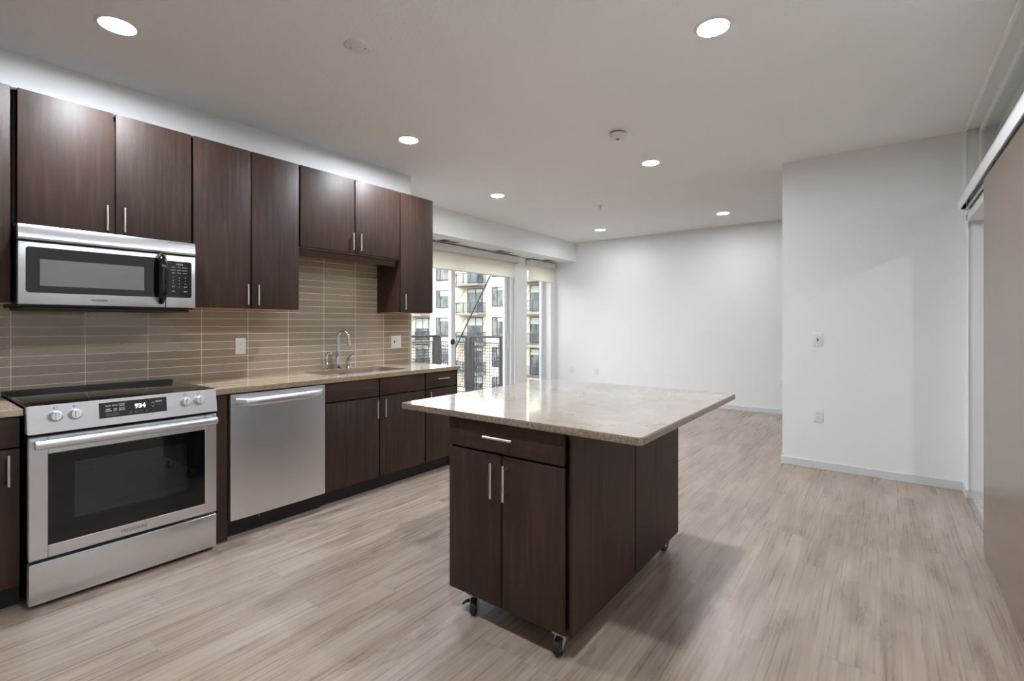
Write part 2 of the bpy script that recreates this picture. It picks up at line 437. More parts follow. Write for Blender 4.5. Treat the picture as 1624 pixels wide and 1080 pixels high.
f.box(XR, 4.1, 4.82, YP, 0, 2.245); f.box(XR, XR+.12, 4.955, YP, 2.245, ZC); f.box(XR+.12, 4.1, 4.955, YP, 2.245, ZC)
f.box(XR, XR+.12, -2.6, 2.86, 2.245, ZC); f.box(XR, XR+.12, 2.86, 4.955, 2.715, ZC)
struct('wall_right', f, 'wall_paint', 'white wall with the sliding door opening and transom')
f = MB(); f.box(4.1, 4.2, -2.6, YB+.1, 0, ZC); struct('wall_far_right', f, 'wall_paint')
f = MB(); f.box(XK-.12, 4.2, -2.75, -2.6, 0, ZC); struct('wall_front', f, 'wall_paint')
# baseboards
bh, bt = .068, .012
f = MB(); f.box(XW, -.3, YB-bt, YB, 0, bh, .002); f.box(-.3, 4.1, YB-bt, YB, 0, bh, .002); struct('baseboard_back', f, 'baseboard_paint')
f = MB(); f.box(-.73-bt, XR, YP-bt, YP, 0, bh, .002); f.box(-.73-bt, -.73, YP, YP+.12, 0, bh, .002); struct('baseboard_partition', f, 'baseboard_paint')
f = MB(); f.box(XR-bt, XR, 4.82, YP-bt, 0, bh, .002); f.box(XR-bt, 4.1, 4.82-bt, 4.82, 0, bh, .002); struct('baseboard_right', f, 'baseboard_paint')
f = MB(); f.box(XW, XW+bt, 6.5, 6.84, 0, bh, .002); f.box(XW, XW+bt, 7.6, YB-bt, 0, bh, .002); f.box(XW, XW+bt, 3.25, 3.8, 0, bh, .002); struct('baseboard_window', f, 'baseboard_paint')
# door casing and threshold of the sliding door
f = MB(); f.box(XR-.008, XR, 4.775, 4.82, bh, 2.06, .002); f.box(XR-.008, XR, 2.5, 4.82, 2.01, 2.065, .002)
struct('trim_2', f, 'trim_paint', 'white casing of the sliding door opening')
f = MB(); f.box(XR-.006, XR+.022, 2.55, 4.82, 0, .008, .002); struct('trim_3', f, 'aluminium', 'thin metal threshold strip between plank floor and carpet')
# transom window above the sliding door
t = tag(link(bpy.data.objects.new('window_2', None)), 'interior transom window above the sliding door', None, None, 'structure'); t.location = (XR+.08, 3.9, 2.245); ORG['window_2'] = Vector(t.location)
y0, y1, z0, z1 = 2.86, 4.955, 2.245, 2.715
f = MB(); c = .022
f.box(XR-.012, XR+.006, y0, y1, z1-c, z1, .002); f.box(XR-.012, XR+.006, y0, y1, z0, z0+.012, .002); f.box(XR-.012, XR+.006, y1-c, y1, z0, z1, .002); f.box(XR-.012, XR+.006, y0, y0+c, z0, z1, .002)
obj('casing', f, 'trim_paint', t)
f = MB(); c = .03
f.box(XR+.075, XR+.105, y0, y1, z1-c, z1, .003); f.box(XR+.075, XR+.105, y0, y1, z0, z0+c, .003); f.box(XR+.075, XR+.105, y1-c, y1, z0, z1, .003); f.box(XR+.075, XR+.105, y0, y0+c, z0, z1, .003)
obj('sash', f, 'trim_paint', t)
f = MB(); f.box(XR+.088, XR+.093, y0+c, y1-c, z0+c, z1-c); obj('pane', f, 'clear_glass', t)

# tiled backsplash (5 mm proud of the wall)
f = MB(); f.box(XK+.0005, XK+.004, -.6, 3.242, .8905, 1.372); f.box(XK+.0005, XK+.004, 1.9, 2.842, 1.372, 1.85)
tag(obj('backsplash', f, 'glass_tile'), 'backsplash of long stacked taupe glass tiles with pale grout', 'backsplash')
f = MB(); f.box(XK+.001, XK+.010, 3.2425, 3.256, .8905, 1.368, .001)
tag(obj('tile_edge_strip', f, 'white_plastic'), 'thin white edge strip where the tiles end by the glass door', 'trim')

# ------------------------------------------------------------------ glass patio door and window
def sash(mb, y0, y1, z0, z1, x0, x1, wy, wz, b=.004):
    mb.box(x0, x1, y0, y0+wy, z0, z1, b); mb.box(x0, x1, y1-wy, y1, z0, z1, b)
    mb.box(x0, x1, y0+wy, y1-wy, z0, z0+wz, b); mb.box(x0, x1, y0+wy, y1-wy, z1-wz, z1, b); return mb
d = tag(link(bpy.data.objects.new('door_1', None)), 'sliding glass balcony door with pale grey frame', None, None, 'structure'); d.location = (-5., 5.15, 0); ORG['door_1'] = Vector(d.location)
f = MB(); f.box(-5.10, -4.93, 3.80, 3.85, 0, 2.34, .003); f.box(-5.10, -4.93, 6.45, 6.50, 0, 2.34, .003); f.box(-5.10, -4.93, 3.85, 6.45, 2.29, 2.34, .003); f.box(-5.10, -4.93, 3.85, 6.45, 0, .04, .003)
f.box(-4.93, -4.915, 6.43, 6.50, 0, 2.34, .003)
obj('frame', f, 'vinyl_frame', d)
f = MB(); sash(f, 3.86, 5.20, .04, 2.29, -5.07, -5.03, .075, .09); p = obj('fixed_panel', f, 'vinyl_frame', d)
f = MB(); f.box(-5.054, -5.046, 3.935, 5.125, .13, 2.2); obj('pane', f, 'clear_glass', p)
f = MB(); sash(f, 5.10, 6.445, .04, 2.29, -5.02, -4.98, .09, .09); p = obj('sliding_panel', f, 'vinyl_frame', d)
f = MB(); f.box(-5.004, -4.996, 5.19, 6.355, .13, 2.2); obj('pane', f, 'clear_glass', p)
f = MB(); f.tube([(-4.978, 6.40, .86), (-4.95, 6.40, .875), (-4.945, 6.40, .98), (-4.95, 6.40, 1.085), (-4.978, 6.40, 1.10)], .008, 10); f.box(-4.981, -4.974, 6.382, 6.418, .84, 1.12, .003)
tag(obj('handle', f, 'white_plastic', p), 'white pull handle')
f = MB(); f.lathe([(0, .0), (.038, .0), (.042, .006), (.038, .02), (0, .024)], (-4.978, 5.115, 1.01), 0, 24); tag(obj('latch_cover', f, 'black_gloss_plastic', p), 'round black disc on the meeting stile')

d = tag(link(bpy.data.objects.new('window_1', None)), 'tall narrow window in the corner by the far wall', None, None, 'structure'); d.location = (-5., 7.2, .12); ORG['window_1'] = Vector(d.location)
f = MB(); sash(f, 6.84, 7.60, .12, 2.34, -5.10, -5.00, .035, .05); obj('frame', f, 'vinyl_frame', d)
f = MB(); sash(f, 6.875, 7.565, .17, 2.29, -5.07, -5.02, .065, .06); p = obj('sash', f, 'vinyl_frame', d)
f = MB(); f.box(-5.049, -5.043, 6.94, 7.50, .23, 2.23); obj('pane', f, 'clear_glass', p)
f = MB(); f.box(-5.0, XW+.03, 6.835, 7.605, .10, .12, .003); tag(obj('sill', f, 'trim_paint', d))

# roller shades
def shade(name, y0, y1, zb, label, cx=-4.83, va=(0, 0)):
    t = thing(name, (cx, (y0+y1)/2, zb), label, 'roller shade', 'cream roller shades')
    f = MB(); f.box(cx-.001, cx+.001, y0, y1, zb+.012, 2.345); obj('cloth', f, 'shade_cloth', t)
    f = MB(); f.tube([(cx, y0, zb+.008), (cx, y1, zb+.008)], .008, 10); obj('hem_bar', f, 'valance_metal', t)
    f = MB(); f.tube([(cx-.012, y0, 2.32), (cx-.012, y1, 2.32)], .016, 12); obj('roller', f, 'shade_cloth', t)
    v0, v1 = va
    f = MB(); f.box(cx+.035, cx+.04, v0, v1, 2.275, 2.382, .001); f.box(XW+.001, cx+.04, v0, v1, 2.376, 2.382); f.box(XW+.001, cx+.04, v1-.004, v1, 2.275, 2.382); f.box(XW+.001, cx+.04, v0, v0+.004, 2.275, 2.382)
    obj('fascia', f, 'valance_metal', t)
shade('roller_shade', 3.86, 5.2255, 2.02, 'cream roller shade over the left panel of the glass door, next to the kitchen', va=(3.84, 5.226))
shade('roller_shade', 5.2265, 6.415, 2.02, 'cream roller shade over the right panel of the glass door', va=(5.228, 6.52))
shade('roller_shade', 6.83, 7.56, 2.02, 'short cream roller shade over the narrow corner window', va=(6.82, 7.63))

# ------------------------------------------------------------------ cabinets
def pull(name, parent, axis, c, L=.137, out=.03, face_axis=0, sgn=1):
    """bar pull: axis = direction of the bar, c = centre on the door face, stands off along face_axis"""
    f = MB(); c = Vector(c); a = Vector([0, 0, 0]); a[axis] = 1; o = Vector([0, 0, 0]); o[face_axis] = sgn
    f.tube([c+o*out-a*L/2, c+o*out+a*L/2], .0062, 12)
    for s in (-1, 1): f.tube([c+a*s*L*.34+o*.0005, c+a*s*L*.34+o*out], .0048, 10)
    return obj(name, f, 'brushed_nickel', parent)
XF = -3.40
def wall_cab(loc_y, y0, y1, z0, z1, doors, label, handles, rail=None, ends=(0, 0)):
    t = thing('wall_cabinet', (XK, (y0+y1)/2, z0), label, 'cabinet', 'wall cabinets')
    f = MB(); f.box(XK+.006, XF-.050, y0, y1, z0, z1, .001)
    for k, a in ((0, y0+.001), (1, y1-.013)):
        if ends[k]: f.box(XF-.050, XF-.0205, a, a+.012, z0, z1, .001)
    f.box(XF-.050, XF-.0205, y0, y1, z0, z0+.012); f.box(XF-.050, XF-.0205, y0, y1, z1-.012, z1)
    obj('body', f, 'espresso_wood', t)
    f = MB(); f.box(XK+.006, XF-.024, y0+.002, y1-.002, z0-.003, z0-.0005); obj('underside_panel', f, 'maple_underside', t)
    for (a, b), hy in zip(doors, handles):
        f = MB(); f.box(XF-.019, XF, a, b, z0+.002, z1-.002, .0025, 2); dr = obj('door', f, 'espresso_wood', t)
        pull('handle', dr, 2, (XF, hy, z0+.092))
    if rail:
        f = MB(); f.box(XF-.055, XF-.036, rail[0], rail[1], z0-.062, z0-.001, .001); obj('light_rail', f, 'espresso_wood_across', t)
    return t
wall_cab(0, -.42, .425, 1.372, 2.437, [(-.41, 0.0), (.012, .415)], 'tall dark wall cabinet left of the microwave, cut by the photo edge', [-.04, .05])
wall_cab(0, .428, 1.205, 1.755, 2.437, [(.440, .817), (.829, 1.200)], 'short dark two-door wall cabinet above the microwave', [.785, .862])
wall_cab(0, 1.208, 1.903, 1.372, 2.437, [(1.214, 1.556), (1.566, 1.898)], 'tall dark two-door wall cabinet between microwave and sink', [1.528, 1.597], ends=(0, 1))
wall_cab(0, 1.906, 2.838, 1.837, 2.437, [(1.912, 2.370), (2.380, 2.834)], 'short dark two-door wall cabinet above the sink with a rail below', [2.344, 2.416], rail=(1.908, 2.815))
wall_cab(0, 2.841, 3.234, 1.372, 2.437, [(2.847, 3.232)], 'tall narrow one-door wall cabinet at the window end of the row', [2.878], ends=(1, 1))

XB = -3.05
def base_box(t, y0, y1):
    f = MB(); xa, xb = XK+.01, XB-.055; k = .018
    f.box(xa, xb, y0, y0+k, .10, .858); f.box(xa, xb, y1-k, y1, .10, .858); f.box(xa, xb, y0+k, y1-k, .10, .10+k); f.box(xa, xa+.008, y0+k, y1-k, .10+k, .858)
    f.box(xb-k, xb, y0+k, y1-k, .700, .735); f.box(xb-k, xb, y0+k, y1-k, .840, .858); f.box(xb-k, xb, (y0+y1)/2-.02, (y0+y1)/2+.02, .10+k, .700)
    obj('body', f, 'espresso_wood', t)
    f = MB(); f.box(XK+.01, -3.115, y0, y1, 0, .10); obj('toe_kick', f, 'toe_kick_black', t)
def front(t, name, y0, y1, z0, z1, mat, h=None, haxis=2):
    f = MB(); f.box(XB-.019, XB, y0, y1, z0, z1, .0025, 2); o = obj(name, f, mat, t)
    if h: pull('handle', o, haxis, (XB,)+h)
t = thing('base_cabinet', (XB, -.05, 0), 'dark base cabinet left of the range, cut by the photo edge', 'cabinet', 'base cabinets')
base_box(t, -.5, .408); front(t, 'drawer', -.02, .402, .722, .856, 'espresso_wood_across', (.19, .79), 1); front(t, 'door', -.02, .402, .106, .714, 'espresso_wood', (.385-.02, .627)); front(t, 'drawer', -.495, -.032, .722, .856, 'espresso_wood_across', (-.26, .79), 1); front(t, 'door', -.495, -.032, .106, .714, 'espresso_wood', (-.46, .627))
t = thing('base_cabinet', (XB, 2.35, 0), 'dark sink base cabinet with two doors under two plain panels', 'cabinet', 'base cabinets')
base_box(t, 1.890, 2.812)
for (a, b, hy) in ((1.897, 2.343, 2.312), (2.353, 2.808, 2.384)):
    front(t, 'false_front', a, b, .722, .856, 'espresso_wood_across'); front(t, 'door', a, b, .106, .714, 'espresso_wood', (hy, .627))
t = thing('base_cabinet', (XB, 3.0, 0), 'narrow dark base cabinet with drawer and door at the window end', 'cabinet', 'base cabinets')
base_box(t, 2.815, 3.190); front(t, 'drawer', 2.820, 3.180, .722, .856, 'espresso_wood_across', (3.0, .80), 1); front(t, 'door', 2.820, 3.180, .106, .714, 'espresso_wood', (2.852, .627))
f = MB(); f.box(XK+.01, XB-.004, 3.19, 3.205, 0, .858, .001); obj('end_panel', f, 'espresso_wood', t)
f = MB(); f.box(-3.6, XB, 1.196, 1.264, 0, .858, .001)
tag(obj('filler_panel', f, 'espresso_wood'), 'narrow dark wood filler panel between range and dishwasher', 'panel')

# worktops; the right one has the sink cut-out
ZT = .89
def slab_with_hole():
    f = MB(); x0, x1, y0, y1 = XK+.005, -3.032, 1.192, 3.222
    hx0, hx1, hy0, hy1, r = -3.60, -3.20, 2.03, 2.75, .05
    rc = .018
    outer = rrect(x0, x1, y0, y1, rc, (1, 0, 0, 0))
    inner = rrect(hx0, hx1, hy0, hy1, r, (1, 1, 1, 1), 5)
    bm = f.bm
    def ring(pts, z): return [bm.verts.new((p[0], p[1], z)) for p in pts]
    for z, flip in ((ZT, False), (ZT-.03, True)):
        o, i = ring(outer, z), ring(inner, z)
        es = [bm.edges.new((a, b)) for l in (o, i) for a, b in zip(l, l[1:]+l[:1])]
        g = bmesh.ops.triangle_fill(bm, use_beauty=True, use_dissolve=False, edges=es)
        fs = [x for x in g['geom'] if isinstance(x, bmesh.types.BMFace)]
        for x in fs:
            if (x.normal.z < 0) != flip: x.normal_flip()
        if z == ZT: to, ti = o, i
        else:
            for A, B, mi in ((to, o, 1), (ti, i, 1)):
                n = len(A)
                for k in range(n):
                    q = bm.faces.new((A[k], A[(k+1) % n], B[(k+1) % n], B[k])); q.material_index = mi
    bmesh.ops.recalc_face_normals(bm, faces=bm.faces[:])
    return f
tag(obj('countertop', slab_with_hole(), ['beige_granite', 'granite_edge'], smooth=False), 'long polished beige granite worktop with the sink cut into it', 'countertop', 'granite worktops')
f = MB(); f.box(XK+.005, -3.032, -.5, .411, ZT-.03, ZT, .002)
tag(obj('countertop', f, 'beige_granite'), 'short beige granite worktop left of the range', 'countertop', 'granite worktops')

# sink
t = thing('kitchen_sink', (-3.40, 2.39, .70), 'stainless double-bowl undermount sink set in the granite worktop', 'sink')
def bowl(name, y0, y1):
    f = MB(); x0, x1, zt, zb = -3.60, -3.20, ZT-.031, .69
    P = [rrect(x0, x1, y0, y1, .05, seg=5), rrect(x0+.008, x1-.008, y0+.008, y1-.008, .05, seg=5), rrect(x0+.03, x1-.03, y0+.03, y1-.03, .04, seg=5)]
    rings = [[f.bm.verts.new((p[0], p[1], z)) for p in pts] for pts, z in zip(P, (zt, zb+.03, zb))]
    for a, b in zip(rings, rings[1:]):
        for k in range(len(a)): f.bm.faces.new((a[k], b[k], b[(k+1) % len(a)], a[(k+1) % len(a)]))
    f.bm.faces.new(rings[-1]); bmesh.ops.recalc_face_normals(f.bm, faces=f.bm.faces[:])
    for q in f.bm.faces: q.normal_flip()
    o = obj(name, f, 'bright_steel', t)
    f = MB(); f.lathe([(0, .002), (.03, .002), (.042, .006), (.045, .001)], (-3.42, (y0+y1)/2, zb), 2, 24); obj('drain', f, 'chrome', o)
bowl('bowl', 2.035, 2.36); bowl('bowl', 2.385, 2.745)
f = MB(); f.box(-3.60, -3.20, 2.362, 2.383, .80, ZT-.032, .006, 2); obj('divider', f, 'bright_steel', t)

# faucet set
t = thing('kitchen_faucet', (-3.655, 2.385, ZT), 'chrome gooseneck faucet behind the sink', 'faucet')
f = MB(); f.lathe([(0, 0), (.028, 0), (.028, .006), (.022, .012), (.022, .09), (.017, .12), (.0135, .13)], (-3.655, 2.385, ZT+.0005), 2, 24); obj('base', f, 'chrome', t)
f = MB(); pts = [(-3.655, 2.385, 1.0), (-3.655, 2.385, 1.155)]
for k in range(1, 15):
    a = pi*k/14*.97; r = .047
    pts.append((-3.655+(r-r*cos(a))*.86, 2.385+(r-r*cos(a))*.5, 1.155+r*sin(a)*1.05))
e = Vector(pts[-1]); pts.append(tuple(e+Vector((.003, .002, -.055))))
f.tube(pts, .0125, 14); obj('spout', f, 'chrome', t)
f = MB(); f.tube([e+Vector((.002, .001, -.035)), e+Vector((.004, .003, -.075))], .0145, 14); obj('aerator', f, 'chrome', t)
t = thing('faucet_handle', (-3.665, 2.285, ZT), 'chrome ribbed faucet handle standing left of the gooseneck faucet', 'faucet handle')
f = MB(); f.lathe([(0, 0), (.024, 0), (.024, .006), (.014, .014), (.013, .03), (.018, .042), (.012, .056), (.017, .068), (.012, .082), (.015, .095), (.011, .108)], (-3.665, 2.285, ZT+.0005), 2, 20); obj('body', f, 'chrome', t)
f = MB(); f.tube([(-3.665, 2.285, ZT+.10), (-3.66, 2.287, ZT+.122), (-3.645, 2.294, ZT+.135), (-3.625, 2.303, ZT+.136)], [.012, .014, .013, .010], 12); obj('lever', f, 'chrome', t)
t = thing('side_sprayer', (-3.665, 2.495, ZT), 'chrome side sprayer with curved top, right of the gooseneck faucet', 'sprayer')
f = MB(); f.lathe([(0, 0), (.024, 0), (.024, .006), (.019, .014), (.018, .06), (.015, .078)], (-3.665, 2.495, ZT+.0005), 2, 20); obj('body', f, 'chrome', t)
f = MB(); f.tube([(-3.665, 2.495, ZT+.06), (-3.66, 2.497, ZT+.085), (-3.645, 2.504, ZT+.105), (-3.615, 2.52, ZT+.12)], [.018, .018, .014, .009], 12); obj('nozzle', f, 'chrome', t)

# ------------------------------------------------------------------ range
t = thing('range', (-2.985, .80, 0), 'stainless slide-in electric range with black glass top', 'range')
Y0, Y1, XO = .421, 1.180, -2.985
f = MB(); f.box(-3.66, -3.03, Y0+.004, Y1-.004, .03, .872, .002); obj('body', f, 'black_plastic', t)
f = MB(); f.box(-3.655, -3.012, Y0-.004, Y1+.004, .893, .903, .003, 2); obj('cooktop', f, 'cooktop_glass', t)
f = MB(); f.box(-3.70, -3.655, Y0-.004, Y1+.004, .875, .911, .003, 2); obj('rear_trim', f, 'black_plastic', t)
f = MB(); f.prism([(-3.05, .775), (-2.984, .777), (-3.004, .900), (-3.05, .900)], 1, Y0-.004, Y1+.004, bev=.003); cp = obj('control_panel', f, 'brushed_steel', t)
n_tilt = math.atan2(.02, .123)
def on_panel(y, z, off=.0):
    x = -2.984-(z-.777)*.02/.123
    return x+off*cos(n_tilt), y, z+off*sin(n_tilt)
def tilt(y, z, off): return Matrix.Translation(on_panel(y, z, off)) @ Matrix.Rotation(-n_tilt, 4, 'Y') @ face_x(0, 0, 0)
f = MB(); f.box(-.001, .0015, -.139, .139, -.037, .037, .0005); f.bm.transform(Matrix.Translation(on_panel(.804, .848)) @ Matrix.Rotation(-n_tilt, 4, 'Y'))
g = MB(); text(g, '934', .030, tilt(.828, .853, .0022), ext=.0003, bold=.0012)
tag(obj('display_digits', g, 'display_white', cp), 'glowing white clock digits')
rows = [('BAKE', 'BROIL', 'CONV\nBAKE'), ('KEEP\nWARM', 'AIR\nFRY', 'CONV\nROAST'), ('SELF\nCLEAN', 'STEAM\nCLEAN', '')]
for r, row in enumerate(rows):
    for c_, wd in enumerate(row):
        if wd: text(f, wd, .0085, tilt(.700+c_*.027, .868-r*.0205, .0022), mi=2 if r == 2 else 1, ext=.0002, bold=.0002)
text(f, 'START', .0095, tilt(.908, .866, .0022), mi=1, ext=.0002, bold=.0003); text(f, 'OFF', .0085, tilt(.908, .850, .0022), mi=2, ext=.0002)
for (y, z, s) in ((.882, .862, 1), (.882, .846, -1)):
    m = tilt(y, z, .0022); g = MB(); g.tube([(-.006, -.003*s, 0), (0, .003*s, 0), (.006, -.003*s, 0)], .0009, 6, mi=1)
    me = bpy.data.meshes.new('c'); g.bm.to_mesh(me); g.bm.free(); f.add(me, m); bpy.data.meshes.remove(me)
for k in range(4):
    g = MB(); g.lathe([(.0035, 0), (.0052, 0), (.0052, .0004), (.0035, .0004)], (0, 0, 0), 2, 14, mi=2)
    me = bpy.data.meshes.new('c'); g.bm.to_mesh(me); g.bm.free(); f.add(me, tilt(.788+k*.022, .826, .002)); bpy.data.meshes.remove(me)
obj('display', f, ['black_glass', 'printed_light', 'printed_grey'], cp)
for y in (.510, .578, 1.028, 1.093):
    f = MB(); f.lathe([(0, .0), (.026, .0), (.026, .006), (.0225, .008), (.0205, .030), (.0175, .033), (0, .033)], (0, 0, 0), 0, 28)
    f.box(.031, .0385, -.005, .005, -.020, .020, .002)
    f.bm.transform(Matrix.Translation(on_panel(y, .846)) @ Matrix.Rotation(-n_tilt, 4, 'Y'))
    obj('knob', f, 'bright_steel', t)
for y in (.510, .578, 1.028, 1.093):
    f = MB(); g = MB()
    for (a, b, c_, d_) in ((-.008, .008, -.0045, -.0037), (-.008, .008, .0037, .0045), (-.008, -.0072, -.0045, .0045), (.0072, .008, -.0045, .0045)): g.box(a, b, c_, d_, 0, .0003)
    g.box(-.005, -.001, -.002, .002, 0, .0003)
    me = bpy.data.meshes.new('c'); g.bm.to_mesh(me); g.bm.free(); f.add(me, tilt(y, .884, .0006)); bpy.data.meshes.remove(me)
    obj('burner_mark', f, 'printed_dark', cp)
# oven door: steel frame around black glass with a see-through window
wy0, wy1, wz0, wz1 = .484, 1.122, .272, .682
f = MB(); XD0 = -3.022
f.box(XD0, XO, Y0, wy0, .216, .762, .003); f.box(XD0, XO, wy1, Y1, .216, .762, .003); f.box(XD0, XO, wy0, wy1, .216, wz0, .003); f.box(XD0, XO, wy0, wy1, wz1, .762, .003)
od = obj('oven_door', f, 'brushed_steel', t)
iy0, iy1, iz0, iz1 = .575, 1.045, .362, .628
f = MB(); XG = XO-.003
f.box(XD0+.01, XG, wy0, iy0, wz0, wz1); f.box(XD0+.01, XG, iy1, wy1, wz0, wz1); f.box(XD0+.01, XG, iy0, iy1, wz0, iz0); f.box(XD0+.01, XG, iy0, iy1, iz1, wz1)
obj('door_glass', f, 'black_glass', od)
f = MB(); f.box(XG-.004, XG, iy0, iy1, iz0, iz1); obj('window', f, 'oven_glass', od)
f = MB()   # oven cavity behind the window
f.box(-3.50, -3.49, .50, 1.10, .30, .70); f.box(-3.49, -3.035, .49, .50, .30, .70); f.box(-3.49, -3.035, 1.10, 1.11, .30, .70); f.box(-3.49, -3.035, .50, 1.10, .29, .30); f.box(-3.49, -3.035, .50, 1.10, .70, .71)
cav = obj('oven_cavity', f, 'lit_oven_enamel', t)
for z in (.43, .55):
    f = MB()
    for k in range(9): f.tube([(-3.46+k*.05, .505, z), (-3.46+k*.05, 1.095, z)], .003, 6)
    for y in (.51, .80, 1.09): f.tube([(-3.46, y, z), (-3.06, y, z)], .0035, 6)
    obj('oven_rack', f, 'bright_steel', cav)
f = MB(); hz = .733
f.tube([(XO+.044, Y0+.012, hz), (XO+.044, Y0+.016, hz), (XO+.046, .8, hz), (XO+.044, Y1-.016, hz), (XO+.044, Y1-.012, hz)], [.010, .013, .013, .013, .010], 18, flat=1.5, flatdir=(0, 0, 1))
for y in (Y0+.028, Y1-.028): f.box(XO-.001, XO+.045, y-.012, y+.012, hz-.013, hz+.013, .004, 2)
obj('handle', f, 'bright_steel', od)
f = MB(); text(f, 'FRIGIDAIRE', .021, face_x(XO+.0004, .802, .244), ext=.0004); obj('brand_lettering', f, 'engraved_grey', od)
f = MB(); f.box(-3.03, XO, Y0, Y1, .020, .202, .004, 2); f.box(XO-.012, XO+.004, Y0+.004, Y1-.004, .196, .203, .002); obj('storage_drawer', f, 'brushed_steel', t)
for y in (Y0+.05, Y1-.05):
    f = MB(); f.lathe([(0, 0), (.016, 0), (.016, .012), (.008, .014), (.008, .035)], (-3.02, y, .0005), 2, 14); obj('foot', f, 'wheel_grey', t)
    f = MB(); f.lathe([(0, 0), (.016, 0), (.016, .012), (.008, .014), (.008, .035)], (-3.58, y, .0005), 2, 14); obj('foot', f, 'wheel_grey', t)

# ------------------------------------------------------------------ dishwasher
t = thing('dishwasher', (-3.03, 1.578, 0), 'stainless dishwasher with full-width bar handle', 'dishwasher')
f = MB(); f.box(-3.62, -3.065, 1.272, 1.884, .11, .855, .002); obj('tub', f, 'black_plastic', t)
f = MB()   # door front, very slightly crowned from side to side
pr_ = [(-3.062, 1.274)]
for k in range(13):
    u = k/12; pr_.append((-3.032+.006*(1-(2*u-1)**4)*1.0, 1.274+u*(1.880-1.274)))
pr_.append((-3.062, 1.880))
f.prism(pr_, 2, .112, .852, bev=.002); dd = obj('door', f, 'brushed_steel', t)
f = MB()
pts = []
for k in range(15):
    u = k/14; pts.append((-3.02+.052*(1-(2*u-1)**6)**.5 if 0 < u < 1 else -3.028, 1.305+u*(1.852-1.305), .806))
f.tube(pts, .014, 16, flat=1.75, flatdir=(0, 0, 1)); obj('handle', f, 'bright_steel', dd)
f = MB(); f.box(-3.12, -3.10, 1.268, 1.886, .0, .108, .001); obj('toe_panel', f, 'toe_kick_black', t)
f = MB(); f.lathe([(0, 0), (.003, 0), (.003, .002), (0, .003)], (-3.0995, 1.47, .075), 0, 10); obj('screw', f, 'bright_steel', t)

# ------------------------------------------------------------------ microwave
t = thing('microwave', (-3.30, .81, 1.352), 'stainless over-the-range microwave with black handle and window', 'microwave')
my0, my1 = .429, 1.187
f = MB(); f.box(XK+.006, -3.335, my0, my1, 1.352, 1.750, .002); obj('body', f, 'black_plastic', t)
f = MB(); f.prism([(-3.334, 1.679), (-3.302, 1.679), (-3.296, 1.688), (-3.302, 1.735), (-3.312, 1.752), (-3.334, 1.752)], 1, my0, my1, bev=.001); obj('vent_panel', f, 'brushed_steel', t)
f = MB(); f.box(-3.333, -3.300, my0, 1.0335, 1.363, 1.667, .003, 2); md = obj('door', f, 'brushed_steel', t)
f = MB(); f.prism(rrect(.455, 1.0332, 1.420, 1.644, .014, (0, 1, 1, 0)), 0, -3.3008, -3.2985); wb = obj('window', f, 'black_glass', md)
f = MB(); f.box(-3.2990, -3.2978, .505, .930, 1.455, 1.586); tag(obj('screen', f, 'screen_mesh', wb), 'grey perforated viewing screen')
f = MB(); f.box(-3.333, -3.300, 1.036, my1, 1.363, 1.667, .003, 2); mc = obj('control_housing', f, 'brushed_steel', t)
f = MB(); f.prism(rrect(1.0362, 1.166, 1.422, 1.634, .012, (1, 0, 0, 1)), 0, -3.3008, -3.2985)
for r, row in enumerate((('REHEAT', 'COOK', 'POPCORN'), ('DEFROST', 'SENSOR', 'BEVERAGE'), ('TIMER', 'POWER', 'CLOCK'))):
    for c_, wd in enumerate(row): text(f, wd, .0058, face_x(-3.2983, 1.072+c_*.029, 1.598-r*.0165), mi=1, ext=.0002)
for r, row in enumerate((('1', '2', '3'), ('4', '5', '6'), ('7', '8', '9'), ('STOP', '0', 'START'), ('VENT', '', 'LIGHT'))):
    for c_, wd in enumerate(row):
        if wd: text(f, wd, .0085 if len(wd) == 1 else .006, face_x(-3.2983, 1.072+c_*.031, 1.540-r*.0185-(.008 if r == 4 else 0)), mi=1, ext=.0002, bold=.0002)
obj('keypad', f, ['black_gloss_plastic', 'printed_light'], mc)
f = MB(); text(f, '10:54', .017, face_x(-3.2983, 1.102, 1.616), ext=.0002, bold=.0003); tag(obj('clock_digits', f, 'display_green', mc), 'green clock digits')
f = MB(); pts = []
for k in range(17):
    u = k/16; b = (1-(2*u-1)**4); pts.append((-3.297+.040*b, 1.010, 1.386+u*(1.668-1.386)))
f.tube(pts, [.012+.011*(1-(2*k/16-1)**6) for k in range(17)], 16, flat=.7, flatdir=(1, 0, 0)); obj('handle', f, 'black_gloss_plastic', md)
f = MB(); text(f, 'FRIGIDAIRE', .0135, face_x(-3.2997, .735, 1.391), ext=.0004, bold=.0002); obj('brand_lettering', f, 'printed_dark', md)
f = MB(); f.box(-3.70, -3.34, my0+.02, my1-.02, 1.338, 1.3515, .003); obj('underside_filter', f, 'black_plastic', t)

